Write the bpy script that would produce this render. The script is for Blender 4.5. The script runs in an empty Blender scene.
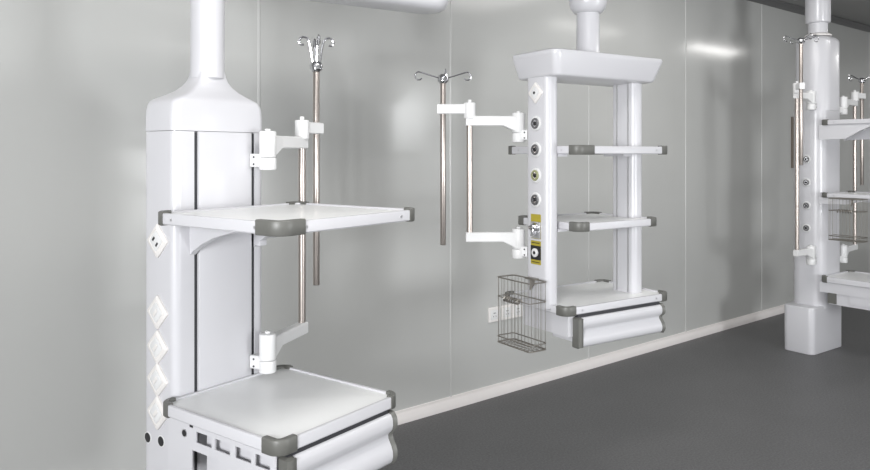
import bpy, bmesh, math
from math import sin, cos, pi, radians as R
from mathutils import Vector, Matrix

scene = bpy.context.scene
COL = scene.collection

# ------------------------------------------------------------------ materials
def new_mat(name):
    m = bpy.data.materials.new(name)
    m.use_nodes = True
    b = m.node_tree.nodes['Principled BSDF']
    return m, m.node_tree, b

def simple(name, col, rough=0.4, metal=0.0, spec=0.5, coat=0.0, bump=0.0, bscale=200.0, var=0.0):
    m, nt, b = new_mat(name)
    b.inputs['Base Color'].default_value = (*col, 1)
    b.inputs['Roughness'].default_value = rough
    b.inputs['Metallic'].default_value = metal
    b.inputs['Specular IOR Level'].default_value = spec
    b.inputs['Coat Weight'].default_value = coat
    b.inputs['Coat Roughness'].default_value = 0.12
    tc = nt.nodes.new('ShaderNodeTexCoord')
    n = nt.nodes.new('ShaderNodeTexNoise')
    n.inputs['Scale'].default_value = bscale
    n.inputs['Detail'].default_value = 3
    nt.links.new(tc.outputs['Object'], n.inputs['Vector'])
    if var > 0:
        mx = nt.nodes.new('ShaderNodeMixRGB')
        mx.inputs[1].default_value = (*[c * (1 - var) for c in col], 1)
        mx.inputs[2].default_value = (*[min(1, c * (1 + var)) for c in col], 1)
        nt.links.new(n.outputs['Fac'], mx.inputs[0])
        nt.links.new(mx.outputs[0], b.inputs['Base Color'])
    if bump > 0:
        bp = nt.nodes.new('ShaderNodeBump')
        bp.inputs['Strength'].default_value = bump
        bp.inputs['Distance'].default_value = 0.001
        nt.links.new(n.outputs['Fac'], bp.inputs['Height'])
        nt.links.new(bp.outputs['Normal'], b.inputs['Normal'])
    return m

M = {}
M['white'] = simple('white_enamel', (0.585, 0.582, 0.606), 0.32, coat=0.2, bump=0.02, bscale=300)
M['white_plastic'] = simple('white_plastic', (0.71, 0.71, 0.71), 0.38, bump=0.02)
M['cream'] = simple('cream_plastic', (0.76, 0.735, 0.715), 0.4, var=0.02, bscale=40)
M['tray'] = simple('tray_sheet', (0.86, 0.865, 0.86), 0.38, coat=0.1, var=0.01, bscale=30)
M['grey'] = simple('grey_rubber', (0.125, 0.125, 0.115), 0.42, bump=0.05, bscale=400)
M['dark'] = simple('dark_groove', (0.03, 0.03, 0.035), 0.5)
M['black'] = simple('black_plastic', (0.012, 0.012, 0.014), 0.35)
M['steel'] = simple('brushed_steel', (0.46, 0.415, 0.385), 0.33, metal=1.0)
M['chrome'] = simple('chrome', (0.62, 0.62, 0.64), 0.12, metal=1.0)
M['gun'] = simple('gunmetal', (0.16, 0.16, 0.165), 0.35, metal=0.5)
M['wire'] = simple('steel_wire', (0.33, 0.31, 0.28), 0.35, metal=0.9)
M['alu'] = simple('silver_trim', (0.55, 0.55, 0.56), 0.35, metal=0.8)
M['yellow'] = simple('yellow_label', (0.38, 0.31, 0.03), 0.45)
M['green'] = simple('olive_ring', (0.30, 0.31, 0.17), 0.4)
M['bronze'] = simple('brown_grey_paint', (0.19, 0.165, 0.14), 0.8, spec=0.15, var=0.05, bscale=20)
M['baseb'] = simple('cream_vinyl', (0.76, 0.725, 0.71), 0.32, var=0.02, bscale=8)
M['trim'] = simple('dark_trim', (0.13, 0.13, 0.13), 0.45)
M['seam'] = simple('panel_joint', (0.52, 0.52, 0.51), 0.22)
M['ceil'] = simple('ceiling_panel', (0.30, 0.30, 0.295), 0.5, var=0.02, bscale=3)
M['plainwall'] = simple('painted_panel', (0.62, 0.62, 0.61), 0.4)

# steel sandwich panel wall: satin paint with faint waviness
def wall_material():
    m, nt, b = new_mat('wall_panel_paint')
    tc = nt.nodes.new('ShaderNodeTexCoord')
    mp = nt.nodes.new('ShaderNodeMapping')
    mp.inputs['Scale'].default_value = (0.8, 0.8, 0.35)
    n = nt.nodes.new('ShaderNodeTexNoise')
    n.inputs['Scale'].default_value = 2.2
    n.inputs['Detail'].default_value = 2
    nt.links.new(tc.outputs['Object'], mp.inputs['Vector'])
    nt.links.new(mp.outputs['Vector'], n.inputs['Vector'])
    mx = nt.nodes.new('ShaderNodeMixRGB')
    mx.inputs[1].default_value = (0.470, 0.474, 0.460, 1)
    mx.inputs[2].default_value = (0.495, 0.498, 0.486, 1)
    nt.links.new(n.outputs['Fac'], mx.inputs[0])
    nt.links.new(mx.outputs[0], b.inputs['Base Color'])
    b.inputs['Roughness'].default_value = 0.145
    b.inputs['Specular IOR Level'].default_value = 0.5
    bp = nt.nodes.new('ShaderNodeBump')
    bp.inputs['Strength'].default_value = 0.12
    bp.inputs['Distance'].default_value = 0.02
    nt.links.new(n.outputs['Fac'], bp.inputs['Height'])
    nt.links.new(bp.outputs['Normal'], b.inputs['Normal'])
    return m
M['wall'] = wall_material()

# dark grey vinyl with fine speckle
def floor_material():
    m, nt, b = new_mat('speckled_vinyl')
    tc = nt.nodes.new('ShaderNodeTexCoord')
    n = nt.nodes.new('ShaderNodeTexNoise')
    n.inputs['Scale'].default_value = 90
    n.inputs['Detail'].default_value = 6
    n.inputs['Roughness'].default_value = 0.75
    n2 = nt.nodes.new('ShaderNodeTexNoise')
    n2.inputs['Scale'].default_value = 3
    n2.inputs['Detail'].default_value = 4
    for k in (n, n2):
        nt.links.new(tc.outputs['Object'], k.inputs['Vector'])
    r = nt.nodes.new('ShaderNodeValToRGB')
    r.color_ramp.elements[0].position = 0.30
    r.color_ramp.elements[0].color = (0.070, 0.070, 0.072, 1)
    r.color_ramp.elements[1].position = 0.72
    r.color_ramp.elements[1].color = (0.172, 0.172, 0.174, 1)
    nt.links.new(n.outputs['Fac'], r.inputs[0])
    mx = nt.nodes.new('ShaderNodeMixRGB')
    mx.blend_type = 'MULTIPLY'
    mx.inputs[0].default_value = 1
    r2 = nt.nodes.new('ShaderNodeValToRGB')
    r2.color_ramp.elements[0].position = 0.3
    r2.color_ramp.elements[0].color = (0.92, 0.92, 0.92, 1)
    r2.color_ramp.elements[1].position = 0.7
    r2.color_ramp.elements[1].color = (1, 1, 1, 1)
    nt.links.new(n2.outputs['Fac'], r2.inputs[0])
    nt.links.new(r.outputs[0], mx.inputs[1])
    nt.links.new(r2.outputs[0], mx.inputs[2])
    nt.links.new(mx.outputs[0], b.inputs['Base Color'])
    b.inputs['Roughness'].default_value = 0.48
    b.inputs['Specular IOR Level'].default_value = 0.4
    bp = nt.nodes.new('ShaderNodeBump')
    bp.inputs['Strength'].default_value = 0.15
    bp.inputs['Distance'].default_value = 0.002
    nt.links.new(n.outputs['Fac'], bp.inputs['Height'])
    nt.links.new(bp.outputs['Normal'], b.inputs['Normal'])
    return m
M['floor'] = floor_material()

# ------------------------------------------------------------------ mesh builder
def rrect(x0, x1, y0, y1, r, n=6, inset=0.0):
    """rounded rectangle, counter-clockwise"""
    x0 += inset; x1 -= inset; y0 += inset; y1 -= inset
    r = max(r - inset, 0.0004)
    pts = []
    for cx, cy, a0 in ((x1 - r, y1 - r, 0), (x0 + r, y1 - r, 90), (x0 + r, y0 + r, 180), (x1 - r, y0 + r, 270)):
        for i in range(n + 1):
            a = R(a0 + 90 * i / n)
            pts.append((cx + r * cos(a), cy + r * sin(a)))
    return pts

class MB:
    def __init__(self, *mats):
        self.bm = bmesh.new()
        self.mats = list(mats) or ['white']
        self.mi = 0
    def use(self, name):
        if name not in self.mats:
            self.mats.append(name)
        self.mi = self.mats.index(name)
        return self
    def face(self, vs):
        try:
            f = self.bm.faces.new(vs)
            f.material_index = self.mi
            f.smooth = True
            return f
        except ValueError:
            return None
    def loft(self, rings, cap0=True, cap1=True, close=True):
        vr = [[self.bm.verts.new(p) for p in ring] for ring in rings]
        n = len(vr[0])
        for a, b in zip(vr, vr[1:]):
            for i in range(n if close else n - 1):
                j = (i + 1) % n
                self.face((a[i], a[j], b[j], b[i]))
        if cap0:
            self.face(list(reversed(vr[0])))
        if cap1:
            self.face(vr[-1])
        return self
    def box(self, x0, x1, y0, y1, z0, z1, r=0.0, e=0.0, n=4):
        """upright block: r rounds the vertical edges, e eases top and bottom edges"""
        if x0 > x1: x0, x1 = x1, x0
        if y0 > y1: y0, y1 = y1, y0
        if z0 > z1: z0, z1 = z1, z0
        if r <= 0 and e > 0: r = e
        lv = [(z0, 0), (z1, 0)]
        if e > 0:
            k = 3
            lv = [(z0 + e - e * cos(R(90 * i / k)), e - e * sin(R(90 * i / k))) for i in range(k + 1)]
            lv += [(z1 - e + e * sin(R(90 * i / k)), e - e * cos(R(90 * i / k))) for i in range(k + 1)]
        if r <= 0:
            ring = lambda z, i: [(x1, y1, z), (x0, y1, z), (x0, y0, z), (x1, y0, z)]
        else:
            ring = lambda z, i: [(p[0], p[1], z) for p in rrect(x0, x1, y0, y1, r, n, i)]
        return self.loft([ring(z, i) for z, i in lv])
    def poly(self, pts, lo, hi, axis='x'):
        """extrude a 2-D outline along an axis"""
        def P(u, v, w):
            return {'x': (w, u, v), 'y': (u, w, v), 'z': (u, v, w)}[axis]
        return self.loft([[P(u, v, lo) for u, v in pts], [P(u, v, hi) for u, v in pts]])
    def lathe(self, prof, c=(0, 0, 0), axis='z', n=28):
        """turn (radius, height) pairs about an axis through c"""
        rings = []
        for r, h in prof:
            ring = []
            for i in range(n):
                a = 2 * pi * i / n
                u, v = r * cos(a), r * sin(a)
                p = {'z': (u, v, h), 'x': (h, u, v), 'y': (v, h, u)}[axis]
                ring.append((c[0] + p[0], c[1] + p[1], c[2] + p[2]))
            rings.append(ring)
        return self.loft(rings)
    def cyl(self, c, r, h0, h1, axis='z', n=24, e=0.0):
        if e > 0:
            pr = [(r - e, h0), (r - e * .3, h0 + e * .3), (r, h0 + e), (r, h1 - e), (r - e * .3, h1 - e * .3), (r - e, h1)]
        else:
            pr = [(r, h0), (r, h1)]
        return self.lathe(pr, c, axis, n)
    def tube(self, pts, r, n=8, closed=False):
        pts = [Vector(p) for p in pts]
        m = len(pts)
        rings = []
        up = Vector((0, 0, 1))
        prev = None
        for i in range(m):
            if closed:
                t = pts[(i + 1) % m] - pts[i - 1]
            else:
                t = pts[min(i + 1, m - 1)] - pts[max(i - 1, 0)]
            t.normalize()
            if prev is None:
                s = t.cross(up)
                if s.length < 1e-3:
                    s = t.cross(Vector((1, 0, 0)))
            else:
                s = prev - t * prev.dot(t)
            s.normalize(); prev = s
            b = s.cross(t)
            rings.append([pts[i] + s * (r * cos(2 * pi * k / n)) + b * (r * sin(2 * pi * k / n)) for k in range(n)])
        if closed:
            rings.append(rings[0])
            return self.loft(rings, False, False)
        return self.loft(rings)
    def xform(self, mat):
        bmesh.ops.transform(self.bm, matrix=mat, verts=self.bm.verts)
        return self
    def build(self, name, parent=None, sharp=35):
        bmesh.ops.remove_doubles(self.bm, verts=self.bm.verts, dist=1e-6)
        bmesh.ops.recalc_face_normals(self.bm, faces=self.bm.faces)
        me = bpy.data.meshes.new(name)
        self.bm.to_mesh(me); self.bm.free()
        for m in self.mats:
            me.materials.append(M[m])
        me.set_sharp_from_angle(angle=R(sharp))
        o = bpy.data.objects.new(name, me)
        COL.objects.link(o)
        if parent: o.parent = parent
        return o

def thing(name, label, cat, loc=(0, 0, 0), rz=0.0, group=None):
    o = bpy.data.objects.new(name, None)
    o.empty_display_size = 0.1
    COL.objects.link(o)
    o.location = loc
    o.rotation_euler = (0, 0, rz)
    o['label'] = label; o['category'] = cat
    if group: o['group'] = group
    return o

def copy_tree(o, parent=None):
    c = o.copy(); COL.objects.link(c)
    if parent: c.parent = parent
    for ch in list(o.children):
        copy_tree(ch, c)
    return c

def struct(o):
    o['kind'] = 'structure'
    return o

# ------------------------------------------------------------------ the room
WALL_Y, CEIL = 3.296, 2.93
X0, X1, Y0 = -2.2, 12.5, -3.0
struct(MB('floor').box(X0, X1, Y0, WALL_Y, -0.1, 0).build('floor'))
struct(MB('ceil').box(X0, X1, Y0, WALL_Y, CEIL, CEIL + 0.1).build('ceiling'))
struct(MB('wall').box(X0, X1, WALL_Y, WALL_Y + 0.1, 0, CEIL).build('wall_back'))
FILL_WIN = (-1.6, 0.4, 0.9, 2.2)           # left-wall opening added for fill light: y from, y to, z from, z to
wl = MB('plainwall')
wl.box(X0 - 0.1, X0, Y0, FILL_WIN[0], 0, CEIL); wl.box(X0 - 0.1, X0, FILL_WIN[1], WALL_Y, 0, CEIL)
wl.box(X0 - 0.1, X0, FILL_WIN[0], FILL_WIN[1], 0, FILL_WIN[2]); wl.box(X0 - 0.1, X0, FILL_WIN[0], FILL_WIN[1], FILL_WIN[3], CEIL)
struct(wl.build('wall_left'))
struct(MB('plainwall').box(X1, X1 + 0.1, Y0, WALL_Y, 0, CEIL).build('wall_right'))

WIN = [(3.15, 4.35, 0.55, 1.75), (6.75, 7.6, 1.62, 2.5)]
wf = MB('plainwall')
xs = X0
for (a, b, z0, z1) in WIN:
    wf.box(xs, a, Y0 - 0.1, Y0, 0, CEIL)
    wf.box(a, b, Y0 - 0.1, Y0, 0, z0)
    wf.box(a, b, Y0 - 0.1, Y0, z1, CEIL)
    xs = b
wf.box(xs, X1, Y0 - 0.1, Y0, 0, CEIL)
struct(wf.build('wall_front'))

def window_pane_mat(strength):
    m, nt, b = new_mat('daylight_pane')
    b.inputs['Base Color'].default_value = (0.8, 0.82, 0.85, 1)
    b.inputs['Emission Color'].default_value = (0.93, 0.96, 1.0, 1)
    b.inputs['Emission Strength'].default_value = strength
    return m
M['pane'] = window_pane_mat(1.2)
for i, (a, b, z0, z1) in enumerate(WIN):
    w = MB('white_plastic')
    t = 0.05
    w.box(a, b, Y0 - 0.06, Y0 - 0.01, z0, z0 + t); w.box(a, b, Y0 - 0.06, Y0 - 0.01, z1 - t, z1)
    w.box(a, a + t, Y0 - 0.06, Y0 - 0.01, z0 + t, z1 - t); w.box(b - t, b, Y0 - 0.06, Y0 - 0.01, z0 + t, z1 - t)
    fr = struct(w.build('window_%d' % (i + 1)))
    p = MB('pane').box(a + t, b - t, Y0 - 0.045, Y0 - 0.04, z0 + t, z1 - t).build('pane', fr)

t = 0.05
w = MB('white_plastic')
w.box(X0 - 0.06, X0 - 0.01, FILL_WIN[0], FILL_WIN[1], FILL_WIN[2], FILL_WIN[2] + t); w.box(X0 - 0.06, X0 - 0.01, FILL_WIN[0], FILL_WIN[1], FILL_WIN[3] - t, FILL_WIN[3])
w.box(X0 - 0.06, X0 - 0.01, FILL_WIN[0], FILL_WIN[0] + t, FILL_WIN[2] + t, FILL_WIN[3] - t); w.box(X0 - 0.06, X0 - 0.01, FILL_WIN[1] - t, FILL_WIN[1], FILL_WIN[2] + t, FILL_WIN[3] - t)
fr = struct(w.build('window_3'))  # frame and pane of an unseen window, added for fill light
MB('pane').box(X0 - 0.045, X0 - 0.04, FILL_WIN[0] + t, FILL_WIN[1] - t, FILL_WIN[2] + t, FILL_WIN[3] - t).build('pane', fr)

# rounded cove skirting along the wall foot
pr = [(WALL_Y, 0.0), (WALL_Y, 0.064)]
for i in range(9):
    a = R(90 * i / 8)
    pr.append((WALL_Y - 0.004 - 0.034 * sin(a), 0.004 + 0.056 * cos(a)))
pr.append((WALL_Y - 0.038, 0.0))
bb = MB('baseb'); bb.poly(pr, X0, X1, 'x')
struct(bb.build('baseboard_back'))
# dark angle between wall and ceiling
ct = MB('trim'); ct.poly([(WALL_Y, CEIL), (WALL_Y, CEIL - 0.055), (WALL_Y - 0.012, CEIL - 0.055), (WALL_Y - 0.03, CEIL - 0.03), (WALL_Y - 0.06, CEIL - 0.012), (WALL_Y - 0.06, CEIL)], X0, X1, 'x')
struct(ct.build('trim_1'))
# raised joint beads between the wall panels
for k, sx in enumerate((-0.88, 0.35, 1.582, 2.81, 4.086, 5.309, 6.56, 7.80, 9.03, 10.26, 11.5)):
    s = MB('seam')
    w = 0.009
    s.poly([(sx - w, WALL_Y), (sx - w * .8, WALL_Y - 0.0022), (sx - w * .3, WALL_Y - 0.0038), (sx + w * .3, WALL_Y - 0.0038), (sx + w * .8, WALL_Y - 0.0022), (sx + w, WALL_Y)], 0.062, CEIL - 0.055, 'z')
    struct(s.build('trim_%d' % (k + 2), sharp=60))

# ------------------------------------------------------------------ shared pieces
def tray(parent, x0, x1, y0, y1, z0, z1, cap=0.062, name='shelf', dots=True, r=0.040):
    """shelf: rail frame with a sheet set inside it; grey caps are sub-parts"""
    caps = cap if isinstance(cap, tuple) else (cap,) * 4
    cap = 0.07
    m = MB('white', 'tray', 'alu')
    w = 0.014
    lv = [(z0, 0.004), (z0 + .004, 0), (z1 - .004, 0), (z1 - .001, .0012), (z1, .004)]
    outer = [[(p[0], p[1], z) for p in rrect(x0, x1, y0, y1, r, 6, i)] for z, i in lv]
    inner = [[(p[0], p[1], z) for p in rrect(x0, x1, y0, y1, r, 6, i)] for z, i in ((z1, w - .002), (z1 - .001, w), (z1 - .006, w + .001))]
    m.loft(outer + inner, True, False)
    m.use('tray').loft([[(p[0], p[1], z1 - .006) for p in rrect(x0, x1, y0, y1, r, 6, w + .001)], [(p[0], p[1], z1 - .0055) for p in rrect(x0, x1, y0, y1, r, 6, w + .006)]], False, True)
    if dots:
        m.use('alu')
        zc = (z0 + z1) / 2
        for s in (x0 + cap + .03, x1 - cap - .03):
            m.cyl((s, y0, zc), 0.0045, -0.0015, 0.002, 'y', 10)
        for s in (y0 + cap + .03, y1 - cap - .03):
            m.cyl((x0, s, zc), 0.0045, -0.0015, 0.002, 'x', 10)
    sh = m.build(name, parent)
    for k4, (sx, sy) in enumerate(((-1, -1), (1, -1), (1, 1), (-1, 1))):
        cu, cv = caps[k4] if isinstance(caps[k4], tuple) else (caps[k4], caps[k4])
        cx = x0 if sx < 0 else x1
        cy = y0 if sy < 0 else y1
        def L(off, thick, ztop):
            o, i = 0.003 - off, 0.019 - off * .5
            ro = r + 0.003
            P = []
            # outer arc in the local quadrant, corner at the origin, legs along +u and +v
            P.append((max(cu, ro + .002), -o))
            for k in range(9):
                a = R(270 - 90 * k / 8)
                P.append((ro - .003 + (ro - .003 + o) * cos(a), ro - .003 + (ro - .003 + o) * sin(a)))
            P.append((-o, max(cv, ro + .002)))
            P.append((i, max(cv, ro + .002)))
            q = 0.012
            for k in range(5):
                a = R(180 + 90 * k / 4)
                P.append((i + q + q * cos(a), i + q + q * sin(a)))
            P.append((max(cu, ro + .002), i))
            return [(cx - sx * u, cy - sy * v, ztop) for u, v in P]
        c = MB('grey')
        c.loft([L(.003, 0, z0 - .003), L(0, 0, z0), L(0, 0, z1 + .001), L(.0012, 0, z1 + .0035), L(.004, 0, z1 + .005)])
        c.build('corner_cap', sh, 50)
    return sh

def drawer(parent, x0, x1, yf, yb, zt, zb, capw=0.026, amp=1.0, inset=.012):
    """box with a moulded front of two rolls between grey end caps; one cap is a flat bar, the other follows the rolls"""
    m = MB('white')
    m.box(x0 + inset, x1 - inset, yf + .02, yb, zb + .02, zt - .004)
    m.use('dark').box(x0 + inset, x1 - inset, yf + .006, yf + .05, zt - .003, zt + .013)  # dark strip stands in for the shade in the gap above the drawer
    d = m.build('drawer', parent)
    prof = [(0, -.003), (.02, .004), (.06, .009), (.12, .012), (.22, .013), (.30, .010), (.36, .003), (.40, -.005), (.44, -.008), (.50, -.007), (.56, -.002), (.64, .006), (.74, .012), (.84, .013), (.92, .010), (.97, .005), (1, -.002)]
    h = zt - zb
    def outline(off, flat=False):
        pts = [(yf - (.0135 if flat and 0 < u < 1 else p) * amp - off, zt - u * h + (off if u == 0 else (-off if u == 1 else 0))) for u, p in prof]
        return pts + [(yf + .03, zb - off), (yf + .03, zt + off)]
    f = MB('white'); f.poly(outline(0), x0 + capw, x1 - .012, 'x')
    f.build('drawer_front', d, 40)
    for a, b, fl in ((x0, x0 + capw, True), (x1 - .012, x1 + .012, False)):
        e = MB('grey')
        q = (b - a) * .25
        e.loft([[(a, *p) for p in outline(-.003, fl)], [(a + q, *p) for p in outline(.002, fl)], [(b - q, *p) for p in outline(.002 if fl else .005, fl)], [(b, *p) for p in outline(-.002, fl)]])
        e.build('end_cap', d, 40)
    return d

def diamond_socket(parent, x, y, z, side=0.084, sgn=-1, holes='slots', name='socket', mat='cream'):
    """square plate turned on its corner, fixed to a face whose normal is sgn * X"""
    m = MB(mat, 'black', 'white_plastic')
    rot = Matrix.Rotation(R(45), 4, 'X')
    h = side / 2
    def ring(k, d):
        return [Vector((d, *p)) for p in rrect(-k, k, -k, k, .006, 3)]
    m.loft([ring(h, 0), ring(h, .006), ring(h - .004, .010), ring(h * .70, .011), ring(h * .66, .009)])
    m.use('white_plastic').loft([ring(h * .62, .009), ring(h * .62, .011), ring(h * .55, .0125)])
    m.use('black')
    if holes == 'slots':
        for v in (-.014, .012):
            m.box(.012, .0135, -.010, .006, v - .004, v + .004)
    elif holes == 'faint':
        m.use(mat)
        m.box(.012, .014, -.014, .014, -.006, .006, .002)
    elif holes == 'dot':
        m.cyl((0, 0, 0), .007, .012, .0135, 'x', 14)
    m.xform(Matrix.Translation((x, y, z)) @ (Matrix.Rotation(pi, 4, 'Z') if sgn < 0 else Matrix.Identity(4)) @ rot)
    return m.build(name, parent)

def gas_outlet(parent, x, y, z, ring='chrome', face=None, r=0.029):
    m = MB('white_plastic', ring, 'black', 'chrome')
    m.lathe([(r + .006, 0), (r + .006, -.003), (r + .002, -.006)], (x, y, z), 'x', 28)
    m.use(ring).lathe([(r * .86, -.006), (r * .86, -.010), (r * .78, -.013), (r * .55, -.013), (r * .53, -.009)], (x, y, z), 'x', 28)
    m.use('chrome').lathe([(r * .53, -.008), (r * .53, -.0095)], (x, y, z), 'x', 20)
    m.use('black').lathe([(r * .34, -.009), (r * .34, -.0115), (r * .25, -.012)], (x, y, z), 'x', 12)
    return m.build('gas_outlet', parent)

def ceiling_mount(parent, base, joint, z0, z1, half=0.10, tube=0.085, ceil=CEIL):
    """boom from the neck to a drop tube: one capsule-shaped arm, a tube and a ceiling flange"""
    b, j = Vector(base), Vector(joint)
    d = (j - b); L = d.length; ang = math.atan2(d.y, d.x)
    def ring(z, ins):
        pts = []
        k = half - ins
        for i in range(17):
            a = R(-90 + 180 * i / 16)
            pts.append((L + k * cos(a), k * sin(a), z))
        for i in range(17):
            a = R(90 + 180 * i / 16)
            pts.append((k * cos(a), k * sin(a), z))
        return pts
    e = .035
    lv = [(z0, e * 1.3), (z0 + .004, e * .75), (z0 + .014, e * .3), (z0 + e, 0), (z1 - e, 0), (z1 - .014, e * .3), (z1 - .004, e * .75), (z1, e * 1.3)]
    m = MB('white'); m.loft([ring(z, i) for z, i in lv])
    m.xform(Matrix.Translation((b.x, b.y, 0)) @ Matrix.Rotation(ang, 4, 'Z'))
    m.build('boom_arm', parent)
    t = MB('white'); t.cyl((j.x, j.y, 0), tube, z1 - .002, ceil - .05, 'z', 32)
    t.build('drop_tube', parent)
    f = MB('white'); f.lathe([(tube + .02, ceil - .06), (tube + .09, ceil - .05), (tube + .10, ceil - .03), (tube + .10, ceil)], (j.x, j.y, 0), 'z', 36)
    f.build('ceiling_flange', parent)

PG = 'ceiling-hung medical pendants'
# ------------------------------------------------------------------ pendant with the broad column (closest to the camera)
P1 = thing('medical_pendant', 'large white ceiling pendant with broad shouldered column, two shelves and diamond-set sockets', 'medical pendant', (1.054, 2.458, 0), R(14.2), PG)
HL, HR, DP, RC = 0.207, 0.174, 0.182, 0.028
ZB, ZT = 0.30, 1.577
RX = 0.121
# column outline with two grooves in the front face
base = rrect(-HL, HR, 0, DP, RC, 7)
front = []
for s in (-RX, RX):
    g = .008
    front += [(s - g, 0), (s - g, .012), (s + g, .012), (s + g, 0)]
k = 3 * 8                      # start of the last (front right) corner arc
outline = base[:k] + front + base[k:]
c = MB('white'); c.loft([[(x, y, z) for x, y in outline] for z in (ZB, ZT)])
c.build('column', P1, 30)
for s in (-RX, RX):
    g = MB('dark'); g.box(s - .0075, s + .0075, .006, .0115, ZB, ZT - .004)
    g.build('rail_groove', P1)
pn = MB('white'); pn.box(-RX + .010, RX - .010, -.0035, .002, ZB + .01, ZT - .003, 0, .001)
pn.build('front_panel', P1)
# shouldered head that narrows into the neck
NX = -.010
def blend(t, z, d=DP, rc=RC, rn=.061, cy=DP / 2, grow=0.0):
    ring = []
    rr = rrect(-HL - grow, HR + grow, -grow, d + grow, rc + grow, 7)
    N = len(rr)
    for (x, y) in rr:
        a = math.atan2((y - cy) / (d / 2), (x - NX) / ((HL + HR) / 2))
        cxp, cyp = NX + rn * cos(a), cy + rn * sin(a)
        ring.append((x * (1 - t) + cxp * t, y * (1 - t) + cyp * t, z))
    return ring
hd = MB('white')
tab = [(ZT + .0015, 0), (1.600, 0), (1.630, 0), (1.655, .015), (1.670, .04), (1.681, .085), (1.690, .17), (1.698, .29), (1.708, .46), (1.722, .65), (1.740, .82), (1.757, .92), (1.775, .98), (1.79, 1.0)]
hd.loft([blend(t, z, grow=.0015) for z, t in tab])
hd.build('head_cover', P1, 50)
nk = MB('white'); nk.cyl((NX, DP / 2, 0), .0595, 1.77, 2.085, 'z', 36)
nk.build('neck', P1)
cl = MB('white'); cl.lathe([(.0595, 2.058), (.072, 2.062), (.077, 2.074), (.077, 2.13)], (NX, DP / 2, 0), 'z', 36)
cl.build('collar', P1)
# boom towards the drop tube
ceiling_mount(P1, (NX, DP / 2, 0), (0.845, -0.235, 0), 2.106, 2.27)

# lower shelf with the drawer
tray(P1, -.262, .266, -.573, 0.0, .659, .697, (.068, .045, .05, .05), dots=False)
dr = drawer(P1, -.238, .229, -.572, -.200, .645, .480, .034, 1.0, .014)
for sx in (-1, 1):
    sp = MB('white', 'grey', 'alu', 'black')
    a, b = (-.250, -.246) if sx < 0 else (.246, .250)
    zt, zs1, zs0, zn, zb = .659, .640, .606, .578, .47
    sp.use('white')
    sp.box(a, b, -.548, -.03, zs1, zt)                     # strip over the slots
    hs = [.197, .273, .288, .359, .384, .455, .471, .542]
    edges = [.03, .182, .258, .275, .346, .371, .442, .460, .524, .548]
    for i in range(0, len(edges), 2):
        sp.box(a, b, -edges[i + 1], -edges[i], zs0, zs1)  # posts between slots
    sp.box(a, b, -.548, -.03, zn, zs0)
    sp.box(a, b, -.16, -.03, zb, zn)                       # leg beside the column
    sp.box(a, b, -.548, -.29, zb, zn)
    sp.use('black').cyl((a, -.122, .622), .010, -.003, .001, 'x', 16)
    sp.use('alu').cyl((a, -.122, .622), .013, -.002, .001, 'x', 16)
    sp.use('black').box(a - .002, a + .001, -.165, -.150, .648, .656)
    sp.build('side_bracket', P1)

# upper shelf with curved brackets
tray(P1, -.297, .322, -.615, -.020, 1.278, 1.314, (.095, .034, .06, .034), r=.05)
for sx in (-.135, .135):
    pts = [(0, 1.277), (0, 1.160), (-.02, 1.177), (-.06, 1.199), (-.126, 1.226), (-.23, 1.252), (-.34, 1.268), (-.42, 1.277)]
    br = MB('white'); br.poly(pts, sx - .012, sx + .012, 'x')
    br.build('shelf_bracket', P1)
kb = MB('white', 'dark'); kb.box(.155, .19, -.05, -.01, 1.215, 1.262, .006, .004); kb.box(.16, .215, -.085, -.055, 1.222, 1.240, .005, .004)
kb.build('shelf_clamp', P1)
kb = MB('white'); kb.box(.125, .16, -.03, .0, 1.165, 1.255, .004, .003)
kb.cyl((.168, -.02, 1.20), .011, -.012, .05, 'x', 16, .003)
kb.build('release_knob', P1)

# sockets and holes in the side
for i, z in enumerate((1.208, .968, .851, .741, .630)):
    diamond_socket(P1, -HL, .088, z, .084, -1, 'slots' if i == 0 else 'faint')
for y, z in ((.072, .537), (.150, .532)):
    h = MB('white_plastic', 'black'); h.lathe([(.020, 0), (.020, -.0012), (.018, -.0016)], (-HL, y, z), 'x', 20)
    h.use('black').lathe([(.0165, -.0012), (.0165, -.0022), (.009, -.0026)], (-HL, y, z), 'x', 20)
    h.build('port', P1)

# ------------------------------------------------------------------ pendant with two pillars
P2 = thing('medical_pendant', 'white ceiling pendant with two pillars under a boat-shaped beam, three shelves and drawer', 'medical pendant', (2.821, 2.309, 0), R(-6.2), PG)
PX, PX2, PW, PY0, PY1 = .343, .295, .075, -.12, .03
for sx in (-1, 1):
    a, b = (-PX, -PX + PW) if sx < 0 else (PX2 - PW, PX2)
    m = MB('white', 'alu')
    rr = rrect(a, b, PY0, PY1, .026, 6)
    m.loft([[(x, y, z) for x, y in rr] for z in (.80, 1.87)])
    ix = b if sx < 0 else a
    for yy in (-.085, -.012):
        m.use('alu').box(ix - .0015, ix + .0015, yy - .004, yy + .004, .815, 1.85)
    m.build('pillar', P2)
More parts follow.
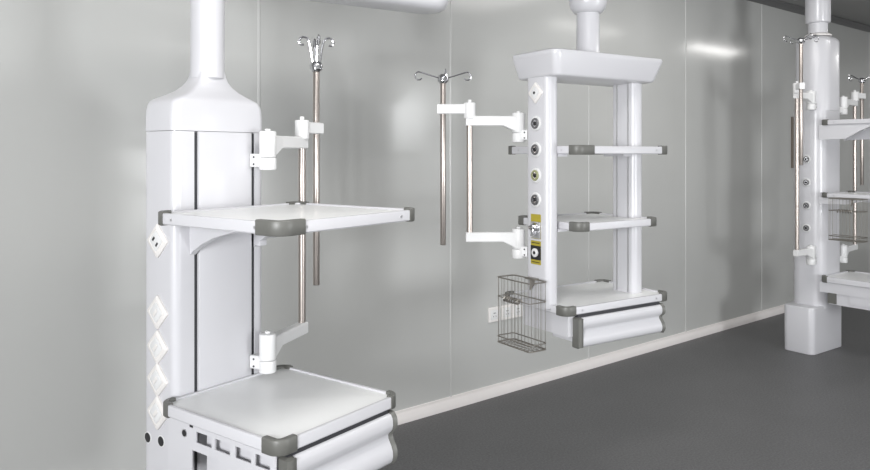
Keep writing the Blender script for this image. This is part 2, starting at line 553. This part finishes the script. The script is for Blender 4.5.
# boat-shaped beam: narrower underneath, raked ends
lv = [(1.850, .024, .056), (1.853, .020, .049), (1.860, .016, .044), (1.944, .002, .004), (1.955, 0, 0), (1.964, .003, .003), (1.968, .012, .012)]
bm_ = MB('white'); bm_.loft([[(x, y, z) for x, y in rrect(-.372 + ix * .55, .355 - ix, -.205 + iy, .115 - iy, .036, 6)] for z, iy, ix in lv])
bm_.build('top_beam', P2, 40)
nk = MB('white'); nk.lathe([(.080, 1.966), (.080, 1.974), (.062, 1.981), (.056, 1.99), (.054, 2.19)], (-.02, -.05, 0), 'z', 36)
nk.build('neck', P2)
bl = MB('white'); bl.lathe([(.054, 2.176), (.064, 2.178), (.075, 2.188), (.085, 2.206), (.090, 2.228), (.090, 2.33)], (-.02, -.05, 0), 'z', 36)
bl.build('collar', P2)
ceiling_mount(P2, (-.02, -.05, 0), (-.70, -.55, 0), 2.32, 2.46)
tray(P2, -.323, .368, -.22, .23, .783, .818, .060)
drawer(P2, -.268, .294, -.232, -.06, .771, .638, .028, 1.0)
cs = MB('white'); cs.box(-.297, .30, -.205, .10, .686, .783, .0)
cs.build('drawer_case', P2)
tray(P2, -.248, .285, -.225, .22, 1.154, 1.189, .062, dots=False)
tray(P2, -.275, .345, -.24, .265, 1.500, 1.536, ((.105, .05), .06, .06, .05))
for z in (1.156, 1.500):
    for a, b in ((-.268, -.21), (.16, .22)):
        sb = MB('white')
        sb.poly([(PY0 + .01, z), (PY0 + .01, z - .012), (PY1 - .01, z - .012), (PY1 - .01, z)], a, b, 'x')
        sb.build('shelf_bracket', P2)
diamond_socket(P2, -PX, -.045, 1.780, .072, -1, 'dot')
for z, rg in ((1.640, 'gun'), (1.520, 'gun'), (1.402, 'green'), (1.290, 'gun')):
    gas_outlet(P2, -PX, -.045, z, rg)
# yellow edged outlet plates
pl = MB('yellow', 'chrome', 'alu')
pl.box(-PX - .003, -PX + .001, -.078, -.012, 1.112, 1.224)
pl.use('alu').box(-PX - .006, -PX, -.078, -.012, 1.114, 1.190, 0, .001)
pl.use('chrome').lathe([(.020, -.006), (.020, -.02), (.013, -.026), (.009, -.04)], (-PX, -.045, 1.165), 'x', 20)
pl.box(-PX - .03, -PX - .006, -.055, -.035, 1.125, 1.165, .004, .003)
pl.build('outlet_plate', P2)
pl = MB('yellow', 'black', 'white_plastic')
pl.box(-PX - .003, -PX + .001, -.078, -.012, .994, 1.102)
pl.use('black').box(-PX - .0045, -PX, -.078, -.012, 1.016, 1.080)
pl.use('white_plastic').lathe([(.020, -.004), (.020, -.011), (.013, -.014), (.009, -.012)], (-PX, -.045, 1.048), 'x', 20)
pl.use('black').lathe([(.008, -.010), (.008, -.0135)], (-PX, -.045, 1.048), 'x', 14)
pl.box(-PX - .0045, -PX - .0025, -.072, -.018, 1.003, 1.006); pl.box(-PX - .0045, -PX - .0025, -.072, -.018, 1.091, 1.094)
pl.build('outlet_plate', P2)
kb = MB('white_plastic'); kb.lathe([(.016, 0), (.016, .014), (.011, .018), (.011, .03), (.006, .034)], (PX2, -.045, 1.345), 'x', 18)
kb.build('gas_outlet', P2)
# ------------------------------------------------------------------ pendant with round-edged column standing on a box base
P3 = thing('medical_pendant', 'white ceiling pendant with rounded column reaching down to a box base on the floor', 'medical pendant', (5.906, 2.526, 0), R(-3.2), PG)
c = MB('white'); c.loft([[(x, y, z) for x, y in rrect(-.185, .165, -.125, .125, .09, 9)] for z in (.33, 1.835)])
c.build('column', P3)
hc = MB('white'); rrs = lambda k, z: [(x, y, z) for x, y in rrect(-.165 + k, .170 - k, -.130 + k, .130 - k, .115, 9)]
hc.loft([rrs(.004, 1.832), rrs(0, 1.836), rrs(0, 2.365), rrs(.006, 2.382), rrs(.02, 2.396), rrs(.045, 2.408), rrs(.058, 2.416)])
hc.build('head_cover', P3, 40)
nk = MB('white', 'cream'); nk.lathe([(.070, 2.40), (.070, 2.54)], (.008, 0, 0), 'z', 32)
nk.use('cream').lathe([(.098, 2.414), (.098, 2.424), (.074, 2.438)], (.008, 0, 0), 'z', 32)
nk.build('neck', P3)
dt = MB('white'); dt.lathe([(.074, 2.515), (.086, 2.520), (.090, 2.53), (.090, CEIL - .04)], (.008, 0, 0), 'z', 36)
dt.build('drop_tube', P3)
cf = MB('white'); cf.lathe([(.10, CEIL - .07), (.18, CEIL - .06), (.19, CEIL - .03), (.19, CEIL)], (-.005, 0, 0), 'z', 36)
cf.build('ceiling_flange', P3)
bs = MB('white'); bs.box(-.298, .176, -.115, .12, .0, .350, .045, .006, 6)
bs.build('base', P3)
for z in (1.46, 1.283, 1.107, .935):
    gas_outlet(P3, -.185, -.01, z, 'gun', r=.026)
SX0, SX1, SY0, SY1 = -.212, .243, -.68, -.125
tray(P3, SX0, SX1, SY0, SY1, 1.718, 1.752, .055)
tray(P3, SX0, SX1, SY0, SY1, 1.178, 1.208, .05)
tray(P3, SX0, SX1, SY0, SY1, .545, .587, .05)
for z, d in ((1.718, .112), (1.178, .05)):
    for sx in (-.19, .20):
        b = MB('white'); b.poly([(-.11, z), (-.11, z - d), (-.30, z - d * .95), (-.40, z - d * .45), (-.52, z)], sx - .008, sx + .008, 'x')
        b.build('shelf_bracket', P3)
b = MB('white', 'grey'); b.box(SX0 + .012, SX1 - .012, -.66, -.115, .468, .545); b.box(SX0 + .022, SX1 - .012, -.64, -.18, .385, .470); b.use('grey').box(SX0 + .012, SX0 + .024, -.235, -.175, .392, .470)
b.build('drawer_case', P3)
drawer(P3, SX0 + .004, SX1 - .004, -.66, -.33, .535, .385, .024)

# ------------------------------------------------------------------ pole racks on swing arms
def iv_rack(label, J, T, S, zl, zu, zs, ztop, zbot, tub=.0142, pol=.0132, elev=12, spin=20, plate=(0, 0), hub_r=.031, hook_r=.0036):
    """J pivot, T swing tube, S pole (plan positions in metres); zl / zu lower and upper arm heights, zs short arm height"""
    root = thing('iv_pole', label, 'IV pole', (J[0], J[1], zl - .10), 0, 'infusion pole racks on swing arms')
    O = Vector((J[0], J[1], zl - .10))
    j = Vector((0, 0, 0)); t = Vector((T[0] - J[0], T[1] - J[1], 0)); s = Vector((S[0] - J[0], S[1] - J[1], 0))
    L = lambda z: z - O.z
    px, py = plate[0] - J[0], plate[1] - J[1]
    def bar(mb, a, b, w0, w1, z0, z1, z0b=None, z1b=None):
        d = (b - a).normalized(); n = Vector((-d.y, d.x, 0))
        z0b = z0 if z0b is None else z0b; z1b = z1 if z1b is None else z1b
        e = .004
        def ring(p, w, lo, hi):
            q = []
            for u, v in ((-w, lo + e), (-w + e, lo), (w - e, lo), (w, lo + e), (w, hi - e), (w - e, hi), (-w + e, hi), (-w, hi - e)):
                q.append((p.x + n.x * u, p.y + n.y * u, v))
            return q
        mb.loft([ring(a, w0, z0, z1), ring(b, w1, z0b, z1b)])
    for z in (zl, zu):
        b = MB('white_plastic', 'dark')
        b.cyl((0, 0, 0), hub_r, L(z) - .100, L(z) - .056, 'z', 28, .004)
        bar(b, Vector((0, 0, 0)), Vector((px, py, 0)), .022, .022, L(z) - .090, L(z) - .042)
        b.use('dark')
        pv = Vector((px, py, 0)); dn = pv.normalized(); nn = Vector((-dn.y, dn.x, 0))
        for dz in (-.080, -.054):
            for q in (-1, 1):
                c0 = pv * .72 + nn * (q * .0225)
                b.tube([c0 + Vector((0, 0, L(z) + dz)) - nn * (q * .002), c0 + Vector((0, 0, L(z) + dz)) + nn * (q * .001)], .004, 8)
        b.build('clamp', root)
        a = MB('white_plastic')
        a.cyl((0, 0, 0), hub_r * .98, L(z) - .055, L(z) + .040, 'z', 28, .005)
        a.cyl((0, 0, 0), .010, L(z) + .040, L(z) + .048, 'z', 14, .002)
        d = t.normalized()
        bar(a, d * (hub_r * .55), d * .075, .026, .020, L(z) - .05, L(z) + .024, L(z) - .022, L(z) + .024)
        bar(a, d * .075, t + d * .018, .020, .018, L(z) - .022, L(z) + .024)
        a.build('swing_arm', root)
    p = MB('steel'); p.cyl((t.x, t.y, 0), tub, L(zl), L(zs) - .03, 'z', 24)
    p.build('post', root)
    a = MB('white_plastic')
    d = (s - t).normalized()
    a.cyl((t.x, t.y, 0), .028, L(zs) - .045, L(zs) + .030, 'z', 24, .004)
    a.cyl((t.x, t.y, 0), .009, L(zs) + .03, L(zs) + .044, 'z', 14, .002)
    bar(a, t, s + d * .026, .018, .018, L(zs) - .023, L(zs) + .023)
    a.build('pole_holder', root)
    p = MB('steel'); p.cyl((s.x, s.y, 0), pol, L(zbot), L(ztop) - .02, 'z', 24, .002)
    p.build('pole', root)
    h = MB('chrome', 'black'); h.lathe([(.016, L(ztop) - .034), (.026, L(ztop) - .024), (.027, L(ztop) - .008), (.020, L(ztop) + .004), (.008, L(ztop) + .010)], (s.x, s.y, 0), 'z', 24)
    h.build('hook_hub', root)
    path = [(.012, 0), (.03, .001), (.05, .006), (.075, .013), (.10, .020), (.117, .023), (.128, .018), (.133, .006), (.130, -.007), (.120, -.015), (.108, -.014), (.101, -.006)]
    if elev > 45:          # folded up: rods rise from the hub and their ends curl outwards
        path = [(.012, 0), (.017, .03), (.024, .075), (.030, .098), (.040, .110), (.054, .113), (.066, .106), (.070, .092), (.063, .081), (.051, .082)]
        elev = 0
    for k in range(4):
        az = R(spin + 90 * k)
        el = R(elev)
        pts = []
        for r_, z_ in path:
            rr = r_ * cos(el) - z_ * sin(el); zz = r_ * sin(el) + z_ * cos(el)
            pts.append((s.x + rr * cos(az), s.y + rr * sin(az), L(ztop) - .008 + zz))
        hk = MB('chrome'); hk.tube(pts, hook_r, 8)
        hk.build('hook', root)
    return root

CU = (.775, .632)
def plan(X, Z):       # camera-aligned plan distances (right, ahead) to room coordinates, used once to place the racks
    return (.775 * X + .632 * Z, -.632 * X + .775 * Z)

iv_rack('steel infusion pole on swing arms beside the broad column, its hooks folded upright', plan(-.605, 2.640), plan(-.525, 2.882), plan(-.482, 2.965),
        .812, 1.543, 1.604, 1.868, .968, elev=72, spin=-20, plate=plan(-.662, 2.668), hook_r=.0048)
iv_rack('steel infusion pole reaching out from the two-pillar frame towards the broad column, hooks spread', plan(.395, 3.450), plan(.163, 3.44), plan(.038, 3.45),
        1.108, 1.655, 1.712, 1.868, 1.07, elev=2, spin=-34, plate=plan(.440, 3.43), hook_r=.0036)
iv_rack('steel infusion pole on the outlet side of the far column, standing clear of its top', plan(2.807, 5.45), plan(2.653, 5.35), plan(2.642, 5.27),
        .774, 1.929, 1.99, 2.33, 1.42, elev=2, spin=-34, plate=plan(2.86, 5.515), hook_r=.003)
iv_rack('steel infusion pole half hidden behind the shelves of the far column', plan(3.215, 5.75), plan(3.41, 5.93), plan(3.50, 5.985),
        .745, 1.91, 1.975, 2.115, 1.245, elev=8, spin=-25, plate=plan(3.13, 5.72), hook_r=.003)

# ------------------------------------------------------------------ wire baskets
def make_basket(label):
    root = thing('wire_basket', label, 'wire basket', (0, 0, 0), 0, 'wire baskets hung on the pendants')
    w, d, h = .100, .232, .30
    def loop(z, k=0.0, r=.003):
        return [(p[0], p[1], z) for p in rrect(-w / 2 + k, w / 2 - k, -d / 2 + k, d / 2 - k, .012, 4)]
    for z, r_ in ((h, .0032), (h - .088, .0024), (.028, .0028), (0, .003)):
        m = MB('wire'); m.tube(loop(z), r_, 8, True)
        m.build('rim', root)
    g = MB('wire')
    n = 9
    for i in range(n + 1):
        y = -d / 2 + .01 + (d - .02) * i / n
        for x in (-w / 2, w / 2):
            g.tube([(x, y, 0), (x, y, h)], .0010, 6)
        g.tube([(-w / 2, y, 0), (w / 2, y, 0)], .0016, 6)
    for i in range(4):
        x = -w / 2 + .01 + (w - .02) * i / 3
        for y in (-d / 2, d / 2):
            g.tube([(x, y, 0), (x, y, h)], .0010, 6)
        g.tube([(x, -d / 2, 0), (x, d / 2, 0)], .0014, 6)
    g.build('wire_grid', root)
    b = MB('wire')
    b.box(w / 2 - .002, w / 2 + .052, -.032, .032, h - .006, h + .002)
    b.poly([(w / 2, h - .005), (w / 2 + .052, h - .005), (w / 2, h - .055)], -.003, .003, 'y')
    b.build('hanger', root)
    c = MB('wire')
    pts = []
    for i in range(49):
        a = 2 * pi * i / 8
        pts.append((-w / 2 - .008 + .012 * cos(a), -.06 + .11 * i / 48, h - .088 + .012 * sin(a)))
    c.tube(pts, .0034, 6)
    c.build('coil_clip', root)
    return root
def local(P, x, y, z):
    rz = P.rotation_euler.z
    return (P.location.x + cos(rz) * x - sin(rz) * y, P.location.y + sin(rz) * x + cos(rz) * y, z)
B1 = make_basket('open steel wire basket hung on the left pillar of the two-pillar frame')
B1.location = local(P2, -.4185, -.031, .630); B1.rotation_euler.z = R(-6.2)
B2 = copy_tree(B1)
B2['label'] = 'open steel wire basket hung under the middle shelf of the far column'
B2.location = local(P3, -.268, -.35, .878); B2.rotation_euler.z = R(-3.2)

# ------------------------------------------------------------------ things on the wall
def wall_socket(x, z, label, hw=.046):
    root = thing('wall_socket', label, 'socket', (x, WALL_Y, z), 0, 'pair of socket plates low on the wall')
    m = MB('cream')
    def ring(k, d): return [(px, -d, pz) for px, pz in rrect(-k - hw + .046, k + hw - .046, -k, k, .005, 3)]
    m.loft([ring(.046, 0), ring(.046, .006), ring(.043, .010), ring(.034, .0105), ring(.033, .009)])
    m.build('plate', root)
    for cx in ((0,) if hw < .05 else (-.048, .048)):
        s = MB('white_plastic', 'black')
        s.box(cx - .030, cx + .030, -.012, -.008, -.030, .030, 0, .001)
        s.use('black')
        s.box(cx - .010, cx + .010, -.0125, -.0118, .008, .012); s.box(cx - .012, cx - .009, -.0125, -.0118, -.014, -.006); s.box(cx + .009, cx + .012, -.0125, -.0118, -.014, -.006)
        s.build('socket_insert', root)
    return root
wall_socket(3.158, .50, 'square white socket plate on the wall, standing clear beside the wire basket')
wall_socket(3.316, .50, 'double-width white socket plate on the wall, seen through the mesh of the wire basket', .094)
pn = MB('bronze'); pn.box(7.131, 7.33, WALL_Y - .018, WALL_Y, 1.364, 1.86, 0, .003)
pn = pn.build('wall_plate')
pn['label'] = 'narrow upright brown-grey plate on the wall just behind the far pole'
pn['category'] = 'wall plate'

# ------------------------------------------------------------------ light
def area(name, loc, sx, sy, power, col=(1, 1, 1), rot=(0, 0, 0)):
    l = bpy.data.lights.new(name, 'AREA')
    l.shape = 'RECTANGLE'; l.size = sx; l.size_y = sy
    l.energy = power; l.color = col
    o = bpy.data.objects.new(name, l); COL.objects.link(o)
    o.location = loc; o.rotation_euler = rot
    return o
for x, y, sy, pw in ((1.30, 1.25, .6, 26), (4.3, 1.9, 1.2, 24), (6.5, 1.3, .11, 7), (9.2, 1.3, .11, 23)):
    area('ceiling_lamp', (x, y, CEIL - .02), 1.2, sy, pw, (1, .985, .965))
for (a, b, z0, z1), pw in zip(WIN, (112, 15)):
    area('window_daylight', ((a + b) / 2, Y0 + .02, (z0 + z1) / 2), b - a - .1, z1 - z0 - .1, pw, (.97, .985, 1), (R(90), 0, 0))
area('window_daylight', (X0 + .02, (FILL_WIN[0] + FILL_WIN[1]) / 2, (FILL_WIN[2] + FILL_WIN[3]) / 2), FILL_WIN[3] - FILL_WIN[2] - .1, FILL_WIN[1] - FILL_WIN[0] - .1, 262, (.975, .985, 1), (0, R(-90), 0))  # added fill that brightens the left-facing sides and nearby wall

w = bpy.data.worlds.new('World'); scene.world = w
w.use_nodes = True
w.node_tree.nodes['Background'].inputs[0].default_value = (.8, .85, .9, 1)
w.node_tree.nodes['Background'].inputs[1].default_value = 0.3

# ------------------------------------------------------------------ camera
cam = bpy.data.cameras.new('Camera')
co = bpy.data.objects.new('Camera', cam); COL.objects.link(co)
scene.camera = co
f_px = 730.0
cam.sensor_fit = 'HORIZONTAL'; cam.sensor_width = 36.0
cam.lens = 36.0 * f_px / 870.0
cam.shift_y = -(235.0 - 154.0) / 870.0
co.location = (0, 0, 1.5)
yaw = math.atan2(.632, .775)           # turned from the wall normal towards the far end
co.rotation_euler = (R(90), 0, -yaw)
cam.clip_start = 0.02

scene.view_settings.view_transform = 'Standard'
scene.view_settings.look = 'None'
scene.view_settings.gamma = 1.0
scene.view_settings.use_curve_mapping = False
scene.view_settings.exposure = 0.0
scene.cycles.max_bounces = 10
scene.cycles.use_denoising = True
